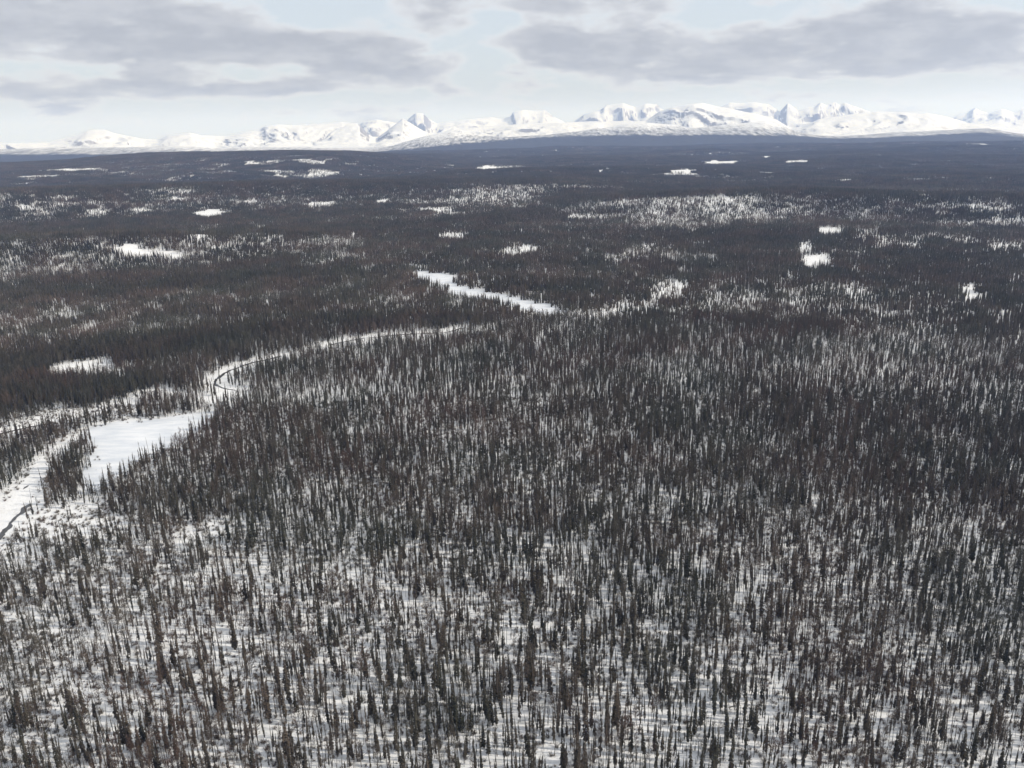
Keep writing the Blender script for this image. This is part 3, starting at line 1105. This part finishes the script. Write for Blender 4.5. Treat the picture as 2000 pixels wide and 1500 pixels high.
# the nearest 300 of each kind become trees of their own
vis = (base_px[0] > 4) & (base_px[0] < 1996) & (top_px[0] > 4) & (top_px[0] < 1996) & (top_px[1] < 1470) & (screen > 26) & (base_px[1] < 1540)
single = np.zeros(nT, bool)
WANT = {'spruce': 300, 'dead': 300, 'bare': 220}
for ki, kn in enumerate(knames):
    m = np.nonzero(vis & (kind == ki))[0]
    m = m[np.argsort(-screen[m])][:WANT[kn]]
    single[m] = True
STUFF_LABEL = {'spruce': ('spruce_forest', 'mass of slender dark spruces filling the snowy forest beyond the nearest trees', 'forest'),
               'dead': ('dead_forest', 'mass of thin dead poles standing among the spruces beyond the nearest trees', 'forest'),
               'bare': ('leafless_forest', 'mass of leafless brown trees mixed through the snowy forest', 'forest')}
for ki, kn in enumerate(knames):
    m = (kind == ki) & ~single
    P_ = np.stack([xx[m], yy[m], zz[m] - 0.05], 1)
    nm, lb, ct = STUFF_LABEL[kn]
    scatter(nm, P_, turn[m], np.stack([wide[m], wide[m], scale[m]], 1), pick[m], LIB[kn], lb, ct)

# brush under the near trees and in the meadow
Nb = 160000
by = np.sqrt(rng.uniform(Y0 ** 2, 560.0 ** 2, Nb)); bx = rng.uniform(-1, 1, Nb) * (by * HALF + 20)
db, _ = wood(bx, by)
bf = fbm(bx / 25, by / 25, 3, 260)
okb = (rng.uniform(0, 1, Nb) < np.clip(0.26 + 0.4 * bf, 0, 1) * np.clip(0.55 + db / 0.1, 0, 1)) & ~in_poly(bx + 16 * fbm(bx / 9, by / 9, 3, 441), by + 16 * fbm(bx / 9, by / 9, 3, 451), POND) & (dist_line(bx, by, TRAIL) > 4)
for c in CREEKS.values():
    okb &= dist_line(bx, by, c) > 2.4
bx, by = bx[okb], by[okb]
sb = rng.uniform(.5, 1.7, len(bx))
scatter('brush', np.stack([bx, by, height(bx, by)], 1), np.stack([bx * 0, bx * 0, rng.uniform(0, 6.283, len(bx))], 1),
        np.stack([sb, sb, sb * .9], 1), rng.integers(0, 6, len(bx)), LIB['bush'], 'low leafless brush poking through the snow between the trees', 'brush')


# mid and far tiles
def tiles(name, size, d0, d1, counts, nv, lib, label, sink):
    ys = np.arange(d0 * math.cos(R(35)) - size, d1, size)
    gx, gy = [], []
    for y in ys:
        xs = np.arange(-(y * HALF + 2 * size), y * HALF + 2 * size, size)
        gx.append(xs); gy.append(np.full(len(xs), y))
    gx = np.concatenate(gx); gy = np.concatenate(gy)
    gx = gx + rng.uniform(-.25, .25, len(gx)) * size; gy = gy + rng.uniform(-.25, .25, len(gy)) * size
    d = np.hypot(gx, gy)
    m = (d >= d0) & (d < d1)
    gx, gy = gx[m], gy[m]
    dn, sp = wood(gx, gy)
    n = dn * size * size
    # pick a tile so that the mean count follows the density
    cnt = np.array(counts, float)
    ni = np.full(len(n), -1)
    lo = np.concatenate([[0], cnt[:-1]])
    for k in range(len(cnt)):
        s = (n > lo[k]) & (n <= cnt[k]) if k < len(cnt) - 1 else (n > lo[k])
        t = (n - lo[k]) / (cnt[k] - lo[k])
        up = rng.uniform(0, 1, len(n)) < t
        ni = np.where(s, np.where(up, k, k - 1), ni)
    si = np.clip(np.searchsorted([.22, .5, .79], sp + rng.normal(0, .1, len(sp))), 0, 3)
    ok = ni >= 0
    gx, gy, ni, si = gx[ok], gy[ok], ni[ok], si[ok]
    pk = (si * len(counts) + ni) * nv + rng.integers(0, nv, len(gx))
    e = size * .4
    hx = (height(gx + e, gy) - height(gx - e, gy)) / (2 * e); hy = (height(gx, gy + e) - height(gx, gy - e)) / (2 * e)
    q = rng.integers(0, 4, len(gx)) * (math.pi / 2)
    # tilt each patch with its slope, after its turn about z
    sc = rng.uniform(.9, 1.15, len(gx)) * (1 + .14 * fbm(gx / 200, gy / 200, 2, 300))
    rot = np.stack([np.arctan(hy), -np.arctan(hx), np.zeros(len(gx))], 1)
    flip = np.where(rng.uniform(0, 1, len(gx)) < .5, -1.0, 1.0)
    scatter(name, np.stack([gx, gy, height(gx, gy) - sink], 1), rot, np.stack([flip, np.where(rng.uniform(0, 1, len(gx)) < .5, -1.0, 1.0), sc], 1), pk, lib, label, 'forest')
    return len(gx)


nm_ = tiles('mid_forest', MID_T, NEAR_MAX, 3000.0, MID_N, 2, LIB['mid'], 'dark and brown wood covering the valley beyond the creek', 0.1)
nf_ = tiles('distant_forest', FAR_T, 3000.0, 8600.0, FAR_N, 1, LIB['far'], 'blue grey distant wood below the mountains', 0.3)

# ------------------------------------------------------------------ the nearest trees, one by one
MESH = {}
for kn, L in KINDS.items():
    MESH[kn] = [(plain('trunk', t[1], t[3]), plain('crown', t[2], t[4])) for t in L]
NAMES = {'spruce': ('spruce_tree', 'spruce', 'nearest dark spruces'), 'dead': ('dead_tree', 'dead tree', 'nearest dead pole trees'),
         'bare': ('leafless_tree', 'leafless tree', 'nearest leafless trees')}
RANK = ('tallest', 'second tallest', 'third tallest', 'fourth tallest', 'fifth tallest', 'sixth tallest', 'seventh tallest', 'eighth tallest', 'ninth tallest', 'tenth tallest',
        'eleventh tallest', 'twelfth tallest', 'thirteenth tallest', 'fourteenth tallest')
LOOK = {'full': 'full dark spruce', 'slim': 'slim dark spruce', 'ragged': 'ragged dark spruce', 'pole': 'thin dead pole tree', 'reddish': 'reddish leafless tree', 'grey': 'grey-brown leafless tree'}
ONES = 'zero one two three four five six seven eight nine ten eleven twelve thirteen fourteen fifteen sixteen seventeen eighteen nineteen'.split()
TENS = 'zero ten twenty thirty forty fifty sixty seventy eighty ninety'.split()


def say(n):
    if n < 20:
        return ONES[n]
    if n >= 100:
        return 'hundred'
    return TENS[n // 10] + ('-' + ONES[n % 10] if n % 10 else '')


cells = {}
for i in np.nonzero(single)[0]:
    look = LOOK[KINDS[knames[kind[i]]][pick[i]][5]]
    cx = int(min(98, max(2, math.floor(base_px[0][i] / 2000 * 50) * 2 + 1)))
    cyy = int(min(40, max(0, round((1500 - base_px[1][i]) / 1500 * 50) * 2)))
    cells.setdefault((look, cx, cyy), []).append(i)
for (look, cx, cyy), L in cells.items():
    L.sort(key=lambda i: -screen[i])
    for r, i in enumerate(L):
        kn = knames[kind[i]]
        nm, ct, gp = NAMES[kn]
        t = bpy.data.objects.new(nm, None)
        t.empty_display_size = 0.5
        col.objects.link(t)
        t.location = (xx[i], yy[i], zz[i] - 0.05)
        t.rotation_euler = tuple(turn[i])
        t.scale = (wide[i], wide[i], scale[i])
        where = '%s percent across, %s' % (say(cx), 'at the bottom edge' if cyy == 0 else '%s percent up the picture' % say(cyy))
        head = (RANK[r] + ' ' if len(L) > 1 else '') + look
        tag(t, '%s %s' % (head, where), ct, gp)
        a = bpy.data.objects.new('trunk', MESH[kn][pick[i]][0]); col.objects.link(a); a.parent = t
        b = bpy.data.objects.new('crown', MESH[kn][pick[i]][1]); col.objects.link(b); b.parent = t


# ------------------------------------------------------------------ fallen logs
def log(p0, p1, r, label):
    a, b = at(*p0), at(*p1)
    c = (a + b) / 2
    g = Geo()
    d = b - a; L = np.linalg.norm(d); d = d / L
    s = np.array([-d[1], d[0], 0]); s /= np.linalg.norm(s)
    upv = np.cross(d, s) * -1 if np.cross(d, s)[2] < 0 else np.cross(d, s)
    n = 7
    base = 0
    for k in range(n):
        t = k / (n - 1)
        rr = r * (1 - .65 * t)
        p = d * L * (t - .5) + s * .25 * math.sin(3 * t) + upv * (rr * .8 + .05)
        for q in range(7):
            an = q * 2 * math.pi / 7
            g.V.append(tuple(p + rr * (s * math.cos(an) + upv * math.sin(an))))
        if k:
            for q in range(7):
                i0 = (k - 1) * 7 + q; i1 = (k - 1) * 7 + (q + 1) % 7
                g.F.append((i0, i1, i1 + 7, i0 + 7))
    g.F.append(tuple(range(6, -1, -1))); g.F.append(tuple(range((n - 1) * 7, n * 7)))
    root = bpy.data.objects.new('fallen_log', plain('fallen_log', g, M_BARK))
    col.objects.link(root)
    root.location = tuple(c)
    for k in range(5):
        h = Geo()
        t = random.uniform(.3, .95)
        p = d * L * (t - .5) + upv * r
        an = random.uniform(0, 3.14); l_ = random.uniform(.4, 1.1)
        h.limb(p, p + (s * math.cos(an) + upv * math.sin(an)) * l_ + d * .4 * l_, .035, .012)
        br = bpy.data.objects.new('branch', plain('branch', h, M_BARK)); col.objects.link(br); br.parent = root
    tag(root, label, 'log', 'fallen logs on the snow')


log((88, 1438), (101, 1414), .16, 'short dark fallen log tilted steeply on snow near the lower left corner')
log((136, 1410), (156, 1405), .15, 'short fallen log lying level on bluish snow near the lower left corner')
log((300, 1360), (325, 1368), .15, 'fallen log beside a dark spruce clump about fifteen percent across')
log((290, 1325), (312, 1326), .14, 'thin level log on sunny snow about fifteen percent across')
log((600, 1418), (613, 1424), .15, 'small curved fallen log on snow about thirty percent across')
log((1335, 1412), (1362, 1411), .17, 'level fallen log among poles about two thirds across')
log((1423, 1383), (1447, 1378), .15, 'fallen log in a snowy gap about seven tenths across')
log((1876, 1262), (1886, 1266), .17, 'dark log end in a sunlit snow gap near the right edge')
log((1745, 1398), (1765, 1405), .17, 'dark fallen log beside an open snow gap near the lower right')
log((205, 1450), (236, 1441), .15, 'long fallen log along the bottom edge about eleven percent across')
log((520, 1330), (548, 1334), .14, 'fallen log in the open stand about a quarter across')
log((975, 1395), (1004, 1391), .15, 'fallen log in the lower middle about half across')

# ------------------------------------------------------------------ haze
HX, HY0, HY1, HZ0, HZ1 = 30000.0, -2500.0, 33000.0, float(min(mv[:, 2].min(), -45.0)) - 1.0, float(mv[:, 2].max()) + 40.0
hv = [(x, y, z) for z in (HZ0, HZ1) for y in (HY0, HY1) for x in (-HX, HX)]
hf = [(0, 2, 3, 1), (4, 5, 7, 6), (0, 1, 5, 4), (2, 6, 7, 3), (0, 4, 6, 2), (1, 3, 7, 5)]
mh = bpy.data.materials.new('haze')
mh.use_nodes = True
mh.node_tree.nodes.clear()
ho = mh.node_tree.nodes.new('ShaderNodeOutputMaterial')
hp = mh.node_tree.nodes.new('ShaderNodeVolumePrincipled')
hp.inputs['Color'].default_value = (0.42, 0.58, 1.0, 1.0)
hp.inputs['Density'].default_value = 5.0e-5
hp.inputs['Absorption Color'].default_value = (1.0, 1.0, 1.0, 1.0)
hp.inputs['Anisotropy'].default_value = 0.2
hp.inputs['Density Attribute'].default_value = ''
mh.node_tree.links.new(hp.outputs[0], ho.inputs['Volume'])
hz = mesh_obj('haze', hv, hf, [mh])
tag(hz, 'thin blue haze filling the air over the valley', 'haze', kind='stuff')
